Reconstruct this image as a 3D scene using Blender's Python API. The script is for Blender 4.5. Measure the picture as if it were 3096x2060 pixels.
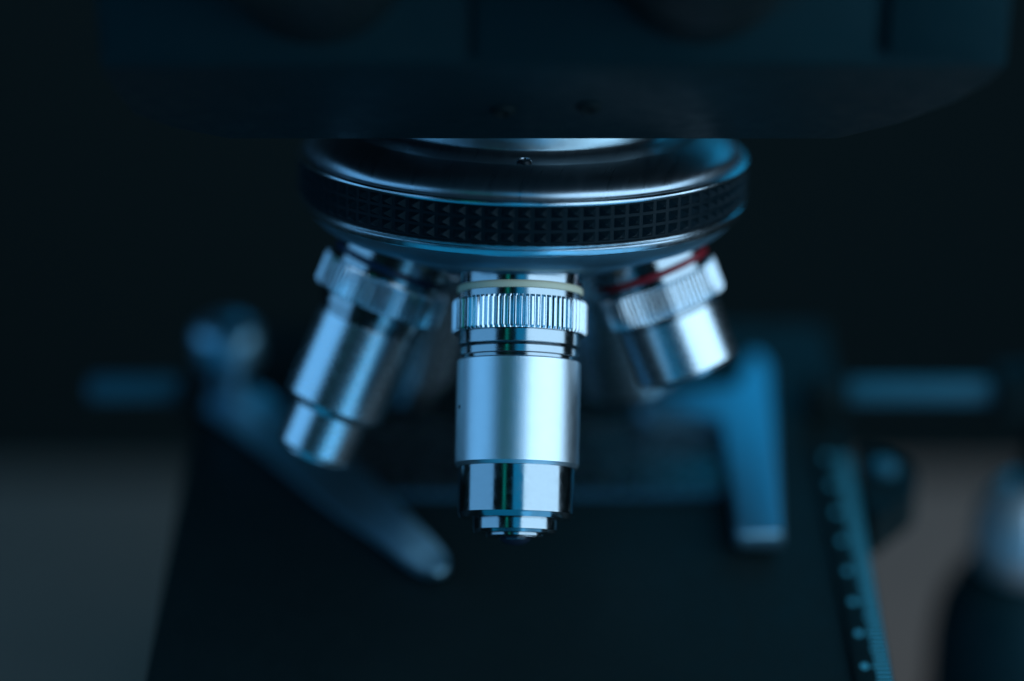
import bpy, bmesh, math
from mathutils import Vector, Matrix, Euler

R = math.radians
MM = 0.001
scene = bpy.context.scene
for o in list(bpy.data.objects):
    bpy.data.objects.remove(o, do_unlink=True)
COL = scene.collection

# ------------------------------------------------------------------ camera
PITCH = 28.7
cam_d = bpy.data.cameras.new('camera')
cam = bpy.data.objects.new('camera', cam_d)
COL.objects.link(cam)
cam.location = Vector((0.0, -500.0, 447.0)) * MM
cam.rotation_euler = (R(90 - PITCH), 0, 0)
cam_d.sensor_width = 36.0
cam_d.lens = 105.0
cam_d.clip_start = 0.01
cam_d.clip_end = 50
cam_d.dof.use_dof = True
cam_d.dof.focus_distance = 0.492
cam_d.dof.aperture_fstop = 3.3
scene.camera = cam

# ------------------------------------------------------------------ world
world = bpy.data.worlds.new('World')
scene.world = world
world.use_nodes = True
bgn = world.node_tree.nodes['Background']
bgn.inputs['Color'].default_value = (0.18, 0.62, 0.88, 1)
bgn.inputs['Strength'].default_value = 0.008

# ------------------------------------------------------------------ lamps (studio soft boxes round the bench, plus added blue fills)
CUP = Vector((0, math.sin(R(PITCH)), math.cos(R(PITCH))))       # the boxes lean back like the lens
CBK = Vector((0, -math.cos(R(PITCH)), math.sin(R(PITCH))))
CRT = Vector((1, 0, 0))
SUBJ = Vector((1, -61, 207)) * MM

def softbox(name, az, el, dist, w, h, colour, radiance):
    d = (CRT * math.sin(R(az)) * math.cos(R(el)) + CBK * math.cos(R(az)) * math.cos(R(el)) + CUP * math.sin(R(el)))
    ld = bpy.data.lights.new(name, 'AREA')
    ld.shape = 'RECTANGLE'
    ld.size, ld.size_y = w, h
    ld.color = colour
    ld.energy = radiance * math.pi * w * h
    ob = bpy.data.objects.new(name, ld)
    COL.objects.link(ob)
    z = d.normalized()
    x = CUP.cross(z).normalized()
    y = z.cross(x)
    m = Matrix((x, y, z)).transposed().to_4x4()
    m.translation = SUBJ + d * dist
    ob.matrix_world = m
    return ob

softbox('key_softbox', 55, 10, 0.70, 1.15, 0.75, (0.44, 0.73, 1.0), 2.05)
softbox('left_softbox', -76, 18, 0.70, 0.80, 0.70, (0.16, 0.52, 1.0), 0.90)
softbox('front_softbox', 5, 13, 0.95, 0.36, 0.44, (0.01, 0.46, 1.0), 0.52)
softbox('green_strip_lamp', -23.5, 13, 0.85, 0.07, 0.40, (0.0, 1.0, 0.9), 0.24)
softbox('low_right_fill', 47, -38, 0.75, 0.76, 0.26, (0.14, 0.54, 1.0), 1.0)  # added fill: blue bounce for the left objective and lower rim
softbox('low_front_fill', -22, -43, 0.75, 1.32, 0.36, (0.01, 0.46, 1.0), 0.34)  # added fill in place of blue bounce off the bench in front

def back_fill():  # added unseen blue fill from behind, brightens stage metal and cover plate
    ld = bpy.data.lights.new('back_fill', 'AREA')
    ld.shape = 'RECTANGLE'
    ld.size, ld.size_y = 0.75, 1.05
    ld.color = (0.02, 0.50, 1.0)
    ld.energy = 0.72 * math.pi * 0.75 * 1.05
    ob = bpy.data.objects.new('back_fill', ld)
    COL.objects.link(ob)
    ob.location = (0.36, 1.1, 0.74)
    ob.rotation_euler = (Vector((0.36, 1.1, 0.74)) - Vector((0, -0.03, 0.16))).to_track_quat('Z', 'Y').to_euler()
back_fill()

# ------------------------------------------------------------------ exposure
vs = scene.view_settings
vs.view_transform = 'Standard'
vs.look = 'None'
vs.exposure = 0.0
vs.gamma = 1.0
vs.use_curve_mapping = False
scene.render.engine = 'CYCLES'
scene.cycles.use_denoising = True
scene.cycles.sample_clamp_indirect = 4.0
scene.cycles.caustics_reflective = False
scene.cycles.caustics_refractive = False
scene.cycles.max_bounces = 8

# ------------------------------------------------------------------ materials
def new_mat(name):
    m = bpy.data.materials.new(name)
    m.use_nodes = True
    nt = m.node_tree
    return m, nt, nt.nodes['Principled BSDF']

def nd(nt, kind, **kw):
    n = nt.nodes.new(kind)
    for k, v in kw.items():
        n.inputs[k].default_value = v
    return n

def texco(nt, scale=(1, 1, 1), rot=(0, 0, 0)):
    tc = nt.nodes.new('ShaderNodeTexCoord')
    mp = nt.nodes.new('ShaderNodeMapping')
    mp.inputs['Scale'].default_value = scale
    mp.inputs['Rotation'].default_value = rot
    nt.links.new(tc.outputs['Object'], mp.inputs['Vector'])
    return mp.outputs['Vector']

def noise(nt, vec, scale, detail=3, rough=0.55):
    n = nd(nt, 'ShaderNodeTexNoise', Scale=scale, Detail=detail, Roughness=rough)
    nt.links.new(vec, n.inputs['Vector'])
    return n.outputs['Fac']

def ramp(nt, fac, lo, hi, a=0.35, b=0.65):
    r = nd(nt, 'ShaderNodeMapRange')
    r.inputs['From Min'].default_value = a
    r.inputs['From Max'].default_value = b
    r.inputs['To Min'].default_value = lo
    r.inputs['To Max'].default_value = hi
    nt.links.new(fac, r.inputs['Value'])
    return r.outputs['Result']

def bump(nt, fac, strength, dist, bsdf, normal=None):
    b = nd(nt, 'ShaderNodeBump', Strength=strength, Distance=dist)
    nt.links.new(fac, b.inputs['Height'])
    if normal is not None:
        nt.links.new(normal, b.inputs['Normal'])
    nt.links.new(b.outputs['Normal'], bsdf.inputs['Normal'])
    return b.outputs['Normal']

def mat_metal(name, col, rough, var=0.05, lathe=0.0, grain=0.0, grain_scale=9000.0, spec_scale=700, smudge=True):
    m, nt, b = new_mat(name)
    b.inputs['Base Color'].default_value = (*col, 1)
    b.inputs['Metallic'].default_value = 1.0
    v = texco(nt)
    nt.links.new(ramp(nt, noise(nt, v, spec_scale, 4), rough - var, rough + var, 0.3, 0.7), b.inputs['Roughness'])
    n = None
    if lathe:
        lv = texco(nt, (0.02, 0.02, 1))
        n = bump(nt, noise(nt, lv, 9000, 2), lathe, 0.00002, b)
    if grain:
        gv = texco(nt)
        n = bump(nt, noise(nt, gv, grain_scale, 2, 0.7), grain, 0.00004, b, n)
    return m

CHROME = mat_metal('polished_chrome', (0.47, 0.48, 0.49), 0.15, 0.05, lathe=0.15)
SATIN_FINE = mat_metal('fine_satin_aluminium', (0.88, 0.90, 0.92), 0.26, 0.02, grain=0.3, grain_scale=6500)
SATIN = mat_metal('satin_aluminium', (0.88, 0.90, 0.92), 0.34, 0.02, grain=0.6, grain_scale=6500)
KNURL = mat_metal('machined_chrome', (0.80, 0.83, 0.86), 0.17, 0.04)
RIM = mat_metal('turned_steel', (0.80, 0.83, 0.86), 0.22, 0.05, lathe=0.5)
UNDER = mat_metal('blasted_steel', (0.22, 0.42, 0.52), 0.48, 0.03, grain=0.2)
PLATED = mat_metal('plated_bracket', (0.36, 0.62, 0.74), 0.40, 0.04)
KNOBMETAL = mat_metal('knob_metal', (0.95, 0.96, 0.97), 0.5, 0.04)

def mat_brushed(name, col, rough):
    m, nt, b = new_mat(name)
    b.inputs['Base Color'].default_value = (*col, 1)
    b.inputs['Metallic'].default_value = 1.0
    v1 = texco(nt, (1, 1, 1), (0, 0, R(16)))
    mp = nt.nodes.new('ShaderNodeMapping')
    mp.inputs['Scale'].default_value = (1, 0.03, 0.03)
    nt.links.new(v1, mp.inputs['Vector'])
    f = noise(nt, mp.outputs['Vector'], 2600, 5, 0.75)
    nt.links.new(ramp(nt, f, rough - 0.05, rough + 0.07, 0.32, 0.68), b.inputs['Roughness'])
    bump(nt, f, 0.16, 0.00004, b)
    return m
BRUSHED = mat_brushed('brushed_cover_steel', (0.60, 0.64, 0.68), 0.31)
NECK = mat_metal('neck_steel', (0.75, 0.92, 0.98), 0.32, 0.03)

def mat_paint(name, col, rough, coat=0.0, tex=0.0, spec=0.5, tex_scale=2200):
    m, nt, b = new_mat(name)
    v = texco(nt)
    f = noise(nt, v, 60, 4)
    mix = nt.nodes.new('ShaderNodeMix'); mix.data_type = 'RGBA'
    mix.inputs[6].default_value = (*[c * 0.82 for c in col], 1)
    mix.inputs[7].default_value = (*[c * 1.15 for c in col], 1)
    nt.links.new(f, mix.inputs[0])
    nt.links.new(mix.outputs[2], b.inputs['Base Color'])
    nt.links.new(ramp(nt, noise(nt, v, 300, 4), rough - 0.06, rough + 0.06), b.inputs['Roughness'])
    b.inputs['Specular IOR Level'].default_value = spec
    b.inputs['Coat Weight'].default_value = coat
    if tex:
        bump(nt, noise(nt, v, tex_scale, 2), tex, 0.0002, b)
    return m

BLACK = mat_paint('black_stage_paint', (0.005, 0.013, 0.013), 0.6, spec=0.2)
HEADP = mat_paint('dark_housing_paint', (0.005, 0.026, 0.030), 0.5, tex=0.15, spec=0.22)
RUBBER = mat_paint('black_rubber', (0.002, 0.010, 0.014), 0.45, spec=0.18, tex=0.06, tex_scale=5000)
CREAM = mat_paint('cream_enamel', (1.0, 0.84, 0.58), 0.38)
RED = mat_paint('red_enamel', (0.32, 0.012, 0.02), 0.38)
DARKRING = mat_paint('dark_blue_enamel', (0.01, 0.03, 0.07), 0.3)
TABLE = mat_paint('grey_bench_laminate', (0.36, 0.205, 0.15), 0.7, spec=0.12)
WALL = mat_paint('dark_wall_paint', (0.05, 0.065, 0.06), 0.8, spec=0.1)
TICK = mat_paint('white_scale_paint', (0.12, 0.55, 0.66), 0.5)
GREYP = mat_paint('grey_painted_metal', (0.03, 0.15, 0.20), 0.4)
TICK_EDGE = mat_paint('ground_glass_edge', (0.03, 0.14, 0.22), 0.6)
SCREWM = mat_metal('dark_screw_steel', (0.30, 0.31, 0.33), 0.22, 0.04)

def mat_lens():
    m, nt, b = new_mat('front_lens_glass')
    b.inputs['Base Color'].default_value = (0.02, 0.03, 0.05, 1)
    v = texco(nt)
    nt.links.new(ramp(nt, noise(nt, v, 400, 2), 0.03, 0.08), b.inputs['Roughness'])
    b.inputs['Coat Weight'].default_value = 0.6
    b.inputs['Coat Roughness'].default_value = 0.05
    b.inputs['IOR'].default_value = 1.7
    return m
LENS = mat_lens()

def mat_glass():
    m, nt, b = new_mat('slide_glass')
    b.inputs['Base Color'].default_value = (0.80, 0.93, 0.95, 1)
    b.inputs['Transmission Weight'].default_value = 1.0
    b.inputs['IOR'].default_value = 1.5
    v = texco(nt)
    nt.links.new(ramp(nt, noise(nt, v, 120, 3), 0.22, 0.32), b.inputs['Roughness'])
    return m
GLASS = mat_glass()

# ------------------------------------------------------------------ helpers (all lengths in millimetres)
def link(name, mesh, mat, parent=None, m=None):
    ob = bpy.data.objects.new(name, mesh)
    if mat is not None and not mesh.materials:
        mesh.materials.append(mat)
    COL.objects.link(ob)
    if parent is not None:
        ob.parent = parent
    if m is not None:
        ob.matrix_local = m
    return ob

def finish(name, bm, mat, parent=None, m=None, angle=32, smooth=True):
    bmesh.ops.recalc_face_normals(bm, faces=bm.faces)
    for v in bm.verts:
        v.co *= MM
    me = bpy.data.meshes.new(name)
    bm.to_mesh(me)
    bm.free()
    if smooth:
        for p in me.polygons:
            p.use_smooth = True
        me.set_sharp_from_angle(angle=R(angle))
    return link(name, me, mat, parent, m)

def T(x, y, z):
    return Matrix.Translation(Vector((x, y, z)) * MM)

def lathe_bm(profile, segs=128, radius_fn=None):
    """profile: (r, z) points from one end to the other; r = 0 closes an end."""
    bm = bmesh.new()
    rings = []
    for (r, z) in profile:
        if r <= 1e-6:
            rings.append([bm.verts.new((0, 0, z))])
        else:
            ring = []
            for i in range(segs):
                a = 2 * math.pi * i / segs
                rr = r if radius_fn is None else radius_fn(r, z, i)
                ring.append(bm.verts.new((rr * math.sin(a), -rr * math.cos(a), z)))
            rings.append(ring)
    for k in range(len(rings) - 1):
        A, B = rings[k], rings[k + 1]
        if len(A) == 1 and len(B) == 1:
            continue
        for i in range(segs):
            j = (i + 1) % segs
            if len(A) == 1:
                bm.faces.new((A[0], B[i], B[j]))
            elif len(B) == 1:
                bm.faces.new((A[i], A[j], B[0]))
            else:
                bm.faces.new((A[i], A[j], B[j], B[i]))
    return bm

def lathe(name, profile, mat, parent=None, m=None, segs=128, angle=32):
    return finish(name, lathe_bm(profile, segs), mat, parent, m, angle)

def hull_bm(pts, bev=0.0, segs=2):
    bm = bmesh.new()
    for p in pts:
        bm.verts.new(p)
    bmesh.ops.convex_hull(bm, input=bm.verts[:])
    bmesh.ops.dissolve_limit(bm, angle_limit=R(2), verts=bm.verts[:], edges=bm.edges[:])
    if bev:
        bmesh.ops.bevel(bm, geom=bm.edges[:], offset=bev, segments=segs, affect='EDGES', profile=0.5)
    return bm

def box_bm(x0, x1, y0, y1, z0, z1, bev=0.5, segs=2):
    return hull_bm([(x, y, z) for x in (x0, x1) for y in (y0, y1) for z in (z0, z1)], bev, segs)

def plate_bm(outline, z0, z1, bev=0.5, segs=3):
    """a flat piece cut to an outline (x, y) with rounded edges"""
    bm = bmesh.new()
    lo = [bm.verts.new((x, y, z0)) for x, y in outline]
    hi = [bm.verts.new((x, y, z1)) for x, y in outline]
    n = len(outline)
    bm.faces.new(lo[::-1])
    bm.faces.new(hi)
    for i in range(n):
        j = (i + 1) % n
        bm.faces.new((lo[i], lo[j], hi[j], hi[i]))
    if bev:
        ed = [e for e in bm.edges if abs(e.verts[0].co.z - e.verts[1].co.z) < 1e-6]
        bmesh.ops.bevel(bm, geom=ed, offset=bev, segments=segs, affect='EDGES', profile=0.5)
    return bm

def smooth_outline(pts, n=6):
    """closed Catmull-Rom through the points"""
    out = []
    N = len(pts)
    for i in range(N):
        p0, p1, p2, p3 = (Vector(pts[(i + k - 1) % N]) for k in range(4))
        for j in range(n):
            t = j / n
            out.append(tuple(0.5 * ((2 * p1) + (-p0 + p2) * t + (2 * p0 - 5 * p1 + 4 * p2 - p3) * t * t + (-p0 + 3 * p1 - 3 * p2 + p3) * t ** 3)))
    return out

# ------------------------------------------------------------------ the setting
bench = finish('bench_top', box_bm(-205, 205, -215, 239, -30, 0, 3), TABLE)
bench['kind'] = 'structure'
wall = finish('back_wall', box_bm(-2500, 2500, 1500, 1540, -900, 2200, 0), WALL, smooth=False)
wall['kind'] = 'structure'

# ------------------------------------------------------------------ the microscope
scope = bpy.data.objects.new('microscope', None)
scope.empty_display_size = 0.05
COL.objects.link(scope)
scope['label'] = 'dark laboratory microscope with steel nosepiece, silver objectives and black stage'
scope['category'] = 'microscope'

# --- foot, limb (behind the stage)
finish('foot', box_bm(-46, 46, -95, 150, 0.3, 38, 6, 3), HEADP, scope)
finish('limb', box_bm(-30, 34, 72, 135, 36, 330, 8, 3), HEADP, scope)

# --- head
def head_bm():
    fr = [(-46.5, -54.3, 240.7), (-55, -58.5, 244.6), (-60.6, -63.8, 249.5), (-62.6, -76.3, 261.0), (-62.6, -80.8, 265.2),
          (75.2, -80.8, 265.2), (74.0, -75.4, 260.2), (70, -68, 253.4), (62.5, -60.1, 246.1), (53.3, -54.3, 240.7)]
    top = [(-62.6, -80.8, 335), (75.2, -80.8, 335)]
    bk = [(x, 128, z) for (x, y, z) in fr] + [(x, 128, z) for (x, y, z) in top]
    bm = hull_bm(fr + top + bk, 0)
    bmesh.ops.bevel(bm, geom=bm.edges[:], offset=0.35, segments=2, affect='EDGES', profile=0.5)
    return bm
head = finish('head', head_bm(), HEADP, scope)
finish('cover_panel', box_bm(-61.8, -6.2, -82.0, -80.0, 266.6, 334, 0.4), HEADP, head)
finish('cover_panel', box_bm(-5.7, 54.7, -82.9, -80.0, 266.6, 334, 0.5), HEADP, head)
finish('cover_panel', box_bm(56.7, 74.6, -82.9, -80.0, 267.4, 334, 0.6), HEADP, head)
for (x, t) in ((-1.4, 0.42), (12.2, 0.47)):
    y = -54.3 - 26.5 * t
    z = 240.7 + 24.5 * t
    m = T(x, y, z) @ Euler((R(133), 0, 0)).to_matrix().to_4x4()
    s = lathe('screw', [(0, 0.5), (0.9, 0.5), (1.0, 0.9), (1.7, 0.8), (2.0, 0.4), (2.0, -0.4), (0, -0.4)], BLACK, head, m, 32)
for x in (-29.6, 28.4):
    d = Vector((0, -math.cos(R(30)), math.sin(R(30))))
    m = T(x, -78.5, 285) @ Euler((R(60), 0, 0)).to_matrix().to_4x4()
    tube = lathe('eyepiece_tube', [(0, -6), (15.4, -6), (15.4, 6), (14.8, 6.6), (14.8, 42), (17, 43), (17.4, 44), (17.4, 62), (16, 63.5), (10, 63.5), (9.5, 61), (0, 61)], BLACK, head, m, 72)
    lathe('eye_lens', [(0, 61.6), (9.0, 61.2), (9.0, 60.9), (0, 60.9)], LENS, tube, None, 48)

# --- nosepiece (turret)
TUR = T(1.85, -27.2, 221.6) @ Euler((R(-12.7), R(1.2), 0)).to_matrix().to_4x4()
RR = 39.4

body = lathe('nosepiece', [(0, -17.8), (11, -17.6), (34.3, -8.75), (35.4, -8.1), (36.6, -6.9), (37.3, -5.6), (37.5, -5.0)], UNDER, scope, TUR, 192, 40)
lathe('lower_rim', [(36.6, -5.5), (38.05, -5.45), (38.2, -5.3), (38.42, -4.35), (38.4, -4.25), (38.15, -4.2), (38.15, -4.1), (38.75, -4.0), (38.95, -3.8), (38.95, -3.45), (38.75, -3.3), (36, -3.3)], RIM, body, None, 256, 25)
lathe('upper_rim', [(36, 3.25), (39.1, 3.25), (39.35, 3.4), (39.4, 3.65), (39.3, 3.9), (39.0, 4.05), (38.3, 4.1), (38.15, 3.9), (37.6, 3.6), (36, 3.6)], RIM, body, None, 256, 25)
cover = lathe('cover_plate', [(37.5, 3.5), (37.65, 4.1), (37.62, 4.6), (37.45, 5.1), (37.1, 5.6), (36.6, 6.05), (35.9, 6.5), (35.0, 6.95), (33.8, 7.4), (32.3, 7.85), (30.8, 8.25), (30.45, 8.3), (30.2, 8.15), (30.05, 7.95), (29.7, 7.85), (27.3, 7.85), (26.3, 7.92), (25.3, 8.15), (24.6, 8.6), (24.2, 9.3), (23.0, 9.3)], BRUSHED, body, None, 256, 30)
lathe('neck', [(23.0, 8.4), (23.8, 9.1), (23.8, 24), (0, 24)], NECK, body, None, 160, 30)
lathe('pin_screw', [(0, 0.55), (0.7, 0.5), (0.78, 0.72), (1.05, 0.68), (1.3, 0.35), (1.32, -0.6), (0, -0.6)], SCREWM, body, T(-0.1, -28.0, 8.0) @ Euler((R(8), 0, 0)).to_matrix().to_4x4(), 40)

grip = lathe('grip_ring', [(36, -3.28), (38.45, -3.28), (38.5, -3.2), (38.5, 3.15), (38.45, 3.23), (36, 3.23)], RUBBER, scope, TUR, 270, 30)
NCOL = 90
def stud_mesh():
    bm = bmesh.new()
    w, h, d = 1.24, 0.97, 0.85
    b = [bm.verts.new(p) for p in ((-w, 0.16, -h), (w, 0.16, -h), (w, 0.16, h), (-w, 0.16, h))]
    t = 0.12
    a = [bm.verts.new(p) for p in ((-t, -d, -t * .8), (t, -d, -t * .8), (t, -d, t * .8), (-t, -d, t * .8))]
    for i in range(4):
        bm.faces.new((b[i], b[(i + 1) % 4], a[(i + 1) % 4], a[i]))
    bm.faces.new(a)
    bm.faces.new(b[::-1])
    for v in bm.verts:
        v.co *= MM
    bmesh.ops.recalc_face_normals(bm, faces=bm.faces)
    me = bpy.data.meshes.new('grip_stud')
    bm.to_mesh(me); bm.free()
    me.materials.append(RUBBER)
    return me
SM = stud_mesh()
for c in range(NCOL):
    ang = 2 * math.pi * c / NCOL
    for row in (-1, 0, 1):
        ob = bpy.data.objects.new('grip_stud', SM)
        COL.objects.link(ob)
        ob.parent = grip
        ob.matrix_local = Matrix.Rotation(ang, 4, 'Z') @ T(0, -38.45, row * 2.09 - 0.02)

# --- objectives: origin at the shoulder, axis +z towards the nosepiece
def knurl_bm(r, z0, z1, n=72, depth=0.34):
    # ridge shape over one pitch: land, flank, narrow groove, flank
    prof = [(0.00, 0.0), (0.26, 0.0), (0.34, -0.05), (0.56, -depth), (0.68, -depth), (0.93, -0.04)]
    bm = bmesh.new()
    K = len(prof)
    angs = [((i + p[0]) / n * 2 * math.pi, p[1]) for i in range(n) for p in prof]
    lev = [(z0, -depth - 0.25), (z0 + 0.0, -depth), (z0 + 0.42, None), (z1 - 0.42, None), (z1, -depth), (z1, -depth - 0.25)]
    rings = []
    for (z, cap) in lev:
        ring = []
        for (a, d) in angs:
            rr = r + (d if cap is None else min(cap, d) if cap <= -depth - 0.1 else min(cap * 0.75, d))
            ring.append(bm.verts.new((rr * math.sin(a), -rr * math.cos(a), z)))
        rings.append(ring)
    N = len(angs)
    for k in range(len(rings) - 1):
        for i in range(N):
            j = (i + 1) % N
            bm.faces.new((rings[k][i], rings[k][j], rings[k + 1][j], rings[k + 1][i]))
    inner = [[bm.verts.new(((r - 2) * math.sin(a), -(r - 2) * math.cos(a), z)) for (a, d) in angs] for z in (z0, z1)]
    for i in range(N):
        j = (i + 1) % N
        bm.faces.new((inner[0][i], inner[0][j], rings[0][j], rings[0][i]))
        bm.faces.new((rings[-1][i], rings[-1][j], inner[1][j], inner[1][i]))
    return bm

def seg(r, s0, s1, ch=0.12, rin=0.0):
    """turned segment from s0 to s1 mm below the shoulder with small chamfers"""
    return [(rin, -s0), (r - ch, -s0), (r, -s0 - ch), (r, -s1 + ch), (r - ch, -s1), (rin, -s1)]

RS, ZS, PHI = 22.6, -12.9, 22.8
def obj_matrix(az):
    return TUR @ Matrix.Rotation(R(az), 4, 'Z') @ T(0, -RS, ZS) @ Euler((R(-PHI), 0, 0)).to_matrix().to_4x4()

def objective(az, label, ring_mat, rm, rb, s_kn, s_step, barrel, nose, dome, rk=11.4, spin=0.0, barrel_mat=SATIN_FINE, nose_mat=None):
    """rm collar radius, rb barrel radius; nose: list of (r, s0, s1)"""
    m = obj_matrix(az) @ Matrix.Rotation(R(spin), 4, 'Z')
    b0, b1 = barrel
    ob = lathe('objective', [(0, -b0), (rb - 0.25, -b0), (rb, -b0 - 0.2), (rb, -b1 + 0.62), (rb - 0.04, -b1 + 0.55), (rb - 0.26, -b1), (rb - 0.5, -b1), (0, -b1)], barrel_mat, scope, m, 160, 25)
    ob['label'] = label
    k0, k1 = s_kn
    lathe('collar', [(0, 2.2), (rm, 2.2), (rm, -k0 - 0.3), (0, -k0 - 0.3)], CHROME, ob, None, 160)
    r2 = rm + 0.28
    lathe('colour_ring', [(rm - 0.6, -1.80), (rm + 0.05, -1.84), (r2 - 0.08, -1.98), (r2, -2.25), (r2, -2.75), (r2 - 0.08, -3.0), (rm + 0.05, -3.12), (rm - 0.6, -3.15)], ring_mat, ob, None, 160)
    finish('knurled_ring', knurl_bm(rk, -k1, -k0), KNURL, ob, None, 20)
    st = []
    for (r, s0, s1) in s_step:
        st += [(r - 0.15, -s0), (r, -s0 - 0.12), (r, -s1 + 0.12), (r - 0.15, -s1), (r - 0.55, -s1 - 0.02)]
    st = [(0, -s_step[0][1])] + st + [(st[-1][0] - 0.1, -b0 - 0.1), (0, -b0 - 0.1)]
    lathe('step_ring', st, CHROME, ob, None, 160)
    for i, (r, s0, s1) in enumerate(nose):
        ch = (0.5, 0.3, 0.15)[i]
        lathe('nose_ring', [(0, -s0), (r - 0.05, -s0), (r, -s0 - 0.05), (r, -s1 + ch * 1.9), (r - 0.05, -s1 + ch * 1.75), (r - ch * 0.75, -s1), (r - ch * 1.2, -s1 - 0.03), (0, -s1 - 0.03)], nose_mat or CHROME, ob, None, 160, 20)
    rl, s0, s1 = dome
    prof = [(0, -s0 + 0.3), (rl, -s0 + 0.3)] + [(rl * math.cos(t * math.pi / 2 / 8), -s0 - (s1 - s0) * math.sin(t * math.pi / 2 / 8)) for t in range(8)] + [(0, -s1)]
    lathe('front_lens', prof, LENS, ob, None, 64)
    return ob

A0 = -0.6
objective(A0, 'upright front objective with cream ring', CREAM, 10.35, 10.4, (4.3, 9.85), [(10.3, 9.8, 12.05), (10.1, 12.45, 13.8)], (14.4, 32.3),
          [(9.72, 32.2, 40.9), (7.1, 40.8, 43.3), (4.85, 43.2, 44.0)], (2.7, 43.95, 45.4), barrel_mat=SATIN)
front = [o for o in scope.children if o.get('label', '').startswith('upright front')][0]
finish('engraved_mark', box_bm(-0.35, 0.35, -0.03, 0.03, -0.3, 0.3, 0), BLACK, front, Matrix.Rotation(R(-70), 4, 'Z') @ T(0, -10.4, -22.6), smooth=False)
objective(A0 - 72, 'left objective, long with slim tip', DARKRING, 10.0, 8.9, (4.3, 9.8), [(9.4, 9.7, 12.0), (9.0, 12.3, 13.4)], (13.4, 29.5),
          [(7.7, 29.4, 30.4), (6.8, 30.3, 38.3), (5.0, 38.2, 39.1)], (2.6, 39.1, 39.8), spin=1.3, nose_mat=SATIN_FINE)
objective(A0 + 75, 'short right objective with red ring', RED, 10.0, 9.1, (4.3, 9.9), [(9.2, 9.8, 10.9)], (11.0, 21.6),
          [(7.4, 21.5, 22.2)], (5.0, 22.1, 22.7), rk=11.0, spin=2.1)
objective(A0 + 144, 'out-of-focus rear objective on the right', DARKRING, 10.3, 10.2, (4.3, 9.8), [(9.9, 9.7, 12.0)], (12.1, 34.5),
          [(8.6, 34.4, 36.5)], (5.0, 36.4, 37), spin=0.4)
objective(A0 - 144, 'out-of-focus rear objective on the left', DARKRING, 10.3, 9.6, (4.3, 9.8), [(9.9, 9.7, 12.0)], (12.1, 33.0),
          [(7.9, 32.9, 38.5), (5.0, 38.4, 39.4)], (2.5, 39.3, 40), spin=3.0)

# --- stage
SZ = 150.0
stage = finish('stage', box_bm(-63, 65.6, -112, 50, 138, SZ, 0.8), BLACK, scope)
finish('stage_bracket', box_bm(-26, 30, 30, 90, 118, 137.5, 3), HEADP, stage)
# left spring finger
left_out = [(-66, 16), (-60, 22), (-49, 16.5), (-44, 7.5), (-35.5, -5), (-27.5, -15), (-18.3, -31.5), (-12.2, -43), (-11.8, -47.5), (-13.8, -49.5), (-18, -47.0), (-25, -37.5), (-35, -25), (-48, -6), (-58, 7)]
lc = finish('slide_finger', plate_bm(smooth_outline(left_out, 5), 151.4, 153.0, 0.45), PLATED, scope, angle=40)
lc['label'] = 'tapered left slide finger'
lathe('pivot_screw', [(0, 0), (3.2, 0), (3.2, 2.5), (5.6, 2.8), (6.4, 3.6), (6.6, 5), (6.6, 9), (6.2, 10.2), (5.0, 11.2), (2.8, 11.9), (0, 12.2)], PLATED, lc, T(-57.0, 24, 152.6), 48)
# right holder arm
rout = [(41.6, -40.0), (48.8, -40.0), (49.6, -38.6), (51.8, 22), (51.0, 27), (49.2, 29), (47.0, 27.5), (46.4, 20), (45.2, 13.6), (27, 12.6), (24.5, 10.8), (24.5, 5.5), (26.5, 3.2), (42.0, 2.5), (40.8, -38.6)]
rc = finish('slide_arm', plate_bm(rout, 151.3, 155.2, 1.0), PLATED, scope, angle=40)
rc['label'] = 'straight right slide arm'
# side lugs
finish('side_lug', box_bm(-84, -66, 13.5, 18.5, 151.6, 155.6, 1.2, 3), GREYP, stage)
finish('side_lug', box_bm(66, 97, 11, 15.5, 152.6, 156.6, 1.0, 3), GREYP, stage)
finish('lug_post', box_bm(58, 65.5, 10, 17, 149.5, 157.0, 1.0, 2), BLACK, stage)
finish('lug_post', box_bm(-66, -60, 10, 21, 149.5, 155.8, 1.0, 2), BLACK, stage)

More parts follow.
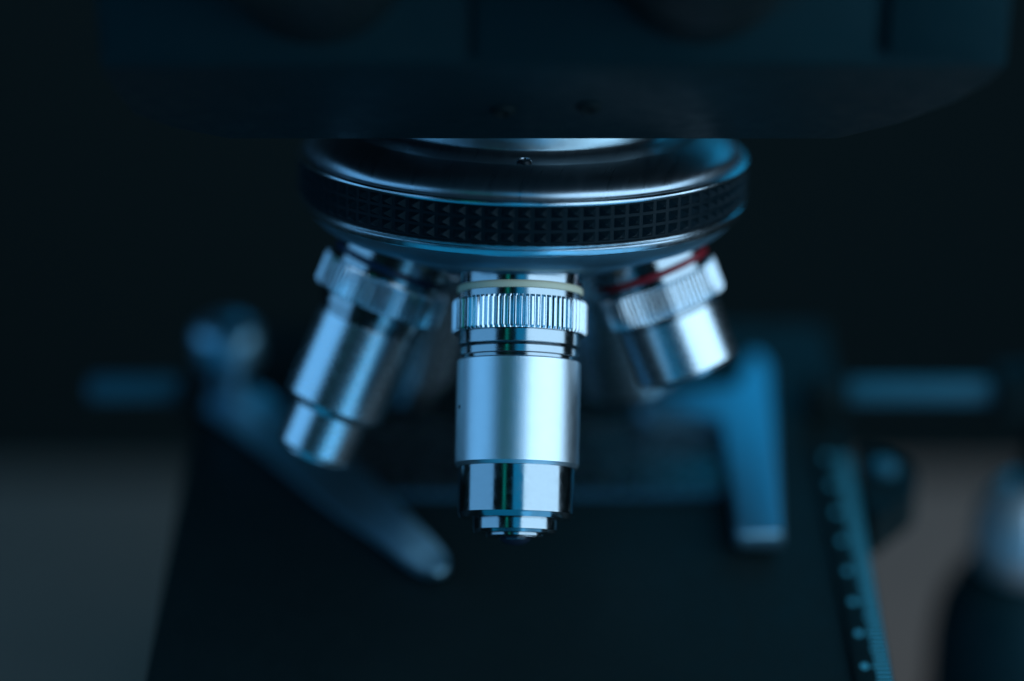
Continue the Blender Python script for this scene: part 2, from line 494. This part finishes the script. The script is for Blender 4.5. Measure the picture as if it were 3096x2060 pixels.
# drive knobs hanging from the right lug
dk = lathe('drive_knob', [(0, 62), (14, 62), (17.5, 63), (18.5, 65), (18.2, 96), (17, 104), (14, 110.5), (9, 113.5), (6, 114.0), (0, 114.0)], HEADP, scope, T(105, 13, 0), 72)
lathe('metal_knob', [(0, 113.0), (7.0, 113.2), (10.2, 115.0), (11.2, 118), (11.4, 121), (11.0, 125), (9.6, 129), (7.6, 131.5), (4.5, 133.3), (0, 133.8)], KNOBMETAL, dk, None, 64)
lathe('shaft', [(0, 133), (3.0, 133), (3.0, 160), (0, 160)], BLACK, dk, None, 32)
finish('shaft_block', box_bm(-10.0, 7, -5, 6, 149.5, 158.5, 1.0), BLACK, dk)

# millimetre scale along the right edge
scale = finish('edge_scale', box_bm(58.8, 65.3, -108, -4, SZ + 0.05, SZ + 0.9, 0.15), BLACK, stage)
tick_me = {}
for kind, ln in (('short', 2.6), ('mid', 2.9), ('long', 3.1)):
    bm = box_bm(-ln, 0, -0.26, 0.26, 0, 0.06, 0)
    for v in bm.verts:
        v.co *= MM
    me = bpy.data.meshes.new('scale_tick')
    bm.to_mesh(me); bm.free()
    me.materials.append(TICK)
    tick_me[kind] = me
for i in range(80):
    y = -6 - i * 1.25
    kind = 'long' if i % 8 == 0 else 'mid' if i % 4 == 0 else 'short'
    link('scale_tick', tick_me[kind], None, scale, T(65.1, y, SZ + 0.91))
for i in range(0, 100, 10):
    bm = plate_bm([(0.7 * math.cos(a * math.pi / 6), 0.9 * math.sin(a * math.pi / 6)) for a in range(12)], 0, 0.06, 0)
    finish('scale_mark', bm, TICK, scale, T(60.7, -6 - i, SZ + 0.91))
vern = finish('vernier_plate', plate_bm(smooth_outline([(66.7, -30), (69.5, -27), (75.5, -20), (77, -13), (74.5, -7), (69.5, -5), (66.7, -6)], 5), 144, 151.5, 0.8), BLACK, stage, angle=40)
lathe('vernier_screw', [(0, 0), (2.4, 0), (2.4, 1.4), (2.0, 1.9), (0, 2.0)], GREYP, vern, T(71, -12, 151.4), 32)

# ------------------------------------------------------------------ the glass slide on the stage
slide = finish('glass_slide', box_bm(-34.5, 40.0, -19.2, 6.6, SZ + 0.05, SZ + 1.15, 0.12, 1), GLASS)
finish('ground_edge', box_bm(-34.3, 39.8, -19.55, -19.25, SZ + 0.08, SZ + 1.12, 0), TICK_EDGE, slide, smooth=False)
slide['label'] = 'clear glass slide lying on the black stage between the metal fingers'
slide['category'] = 'slide'
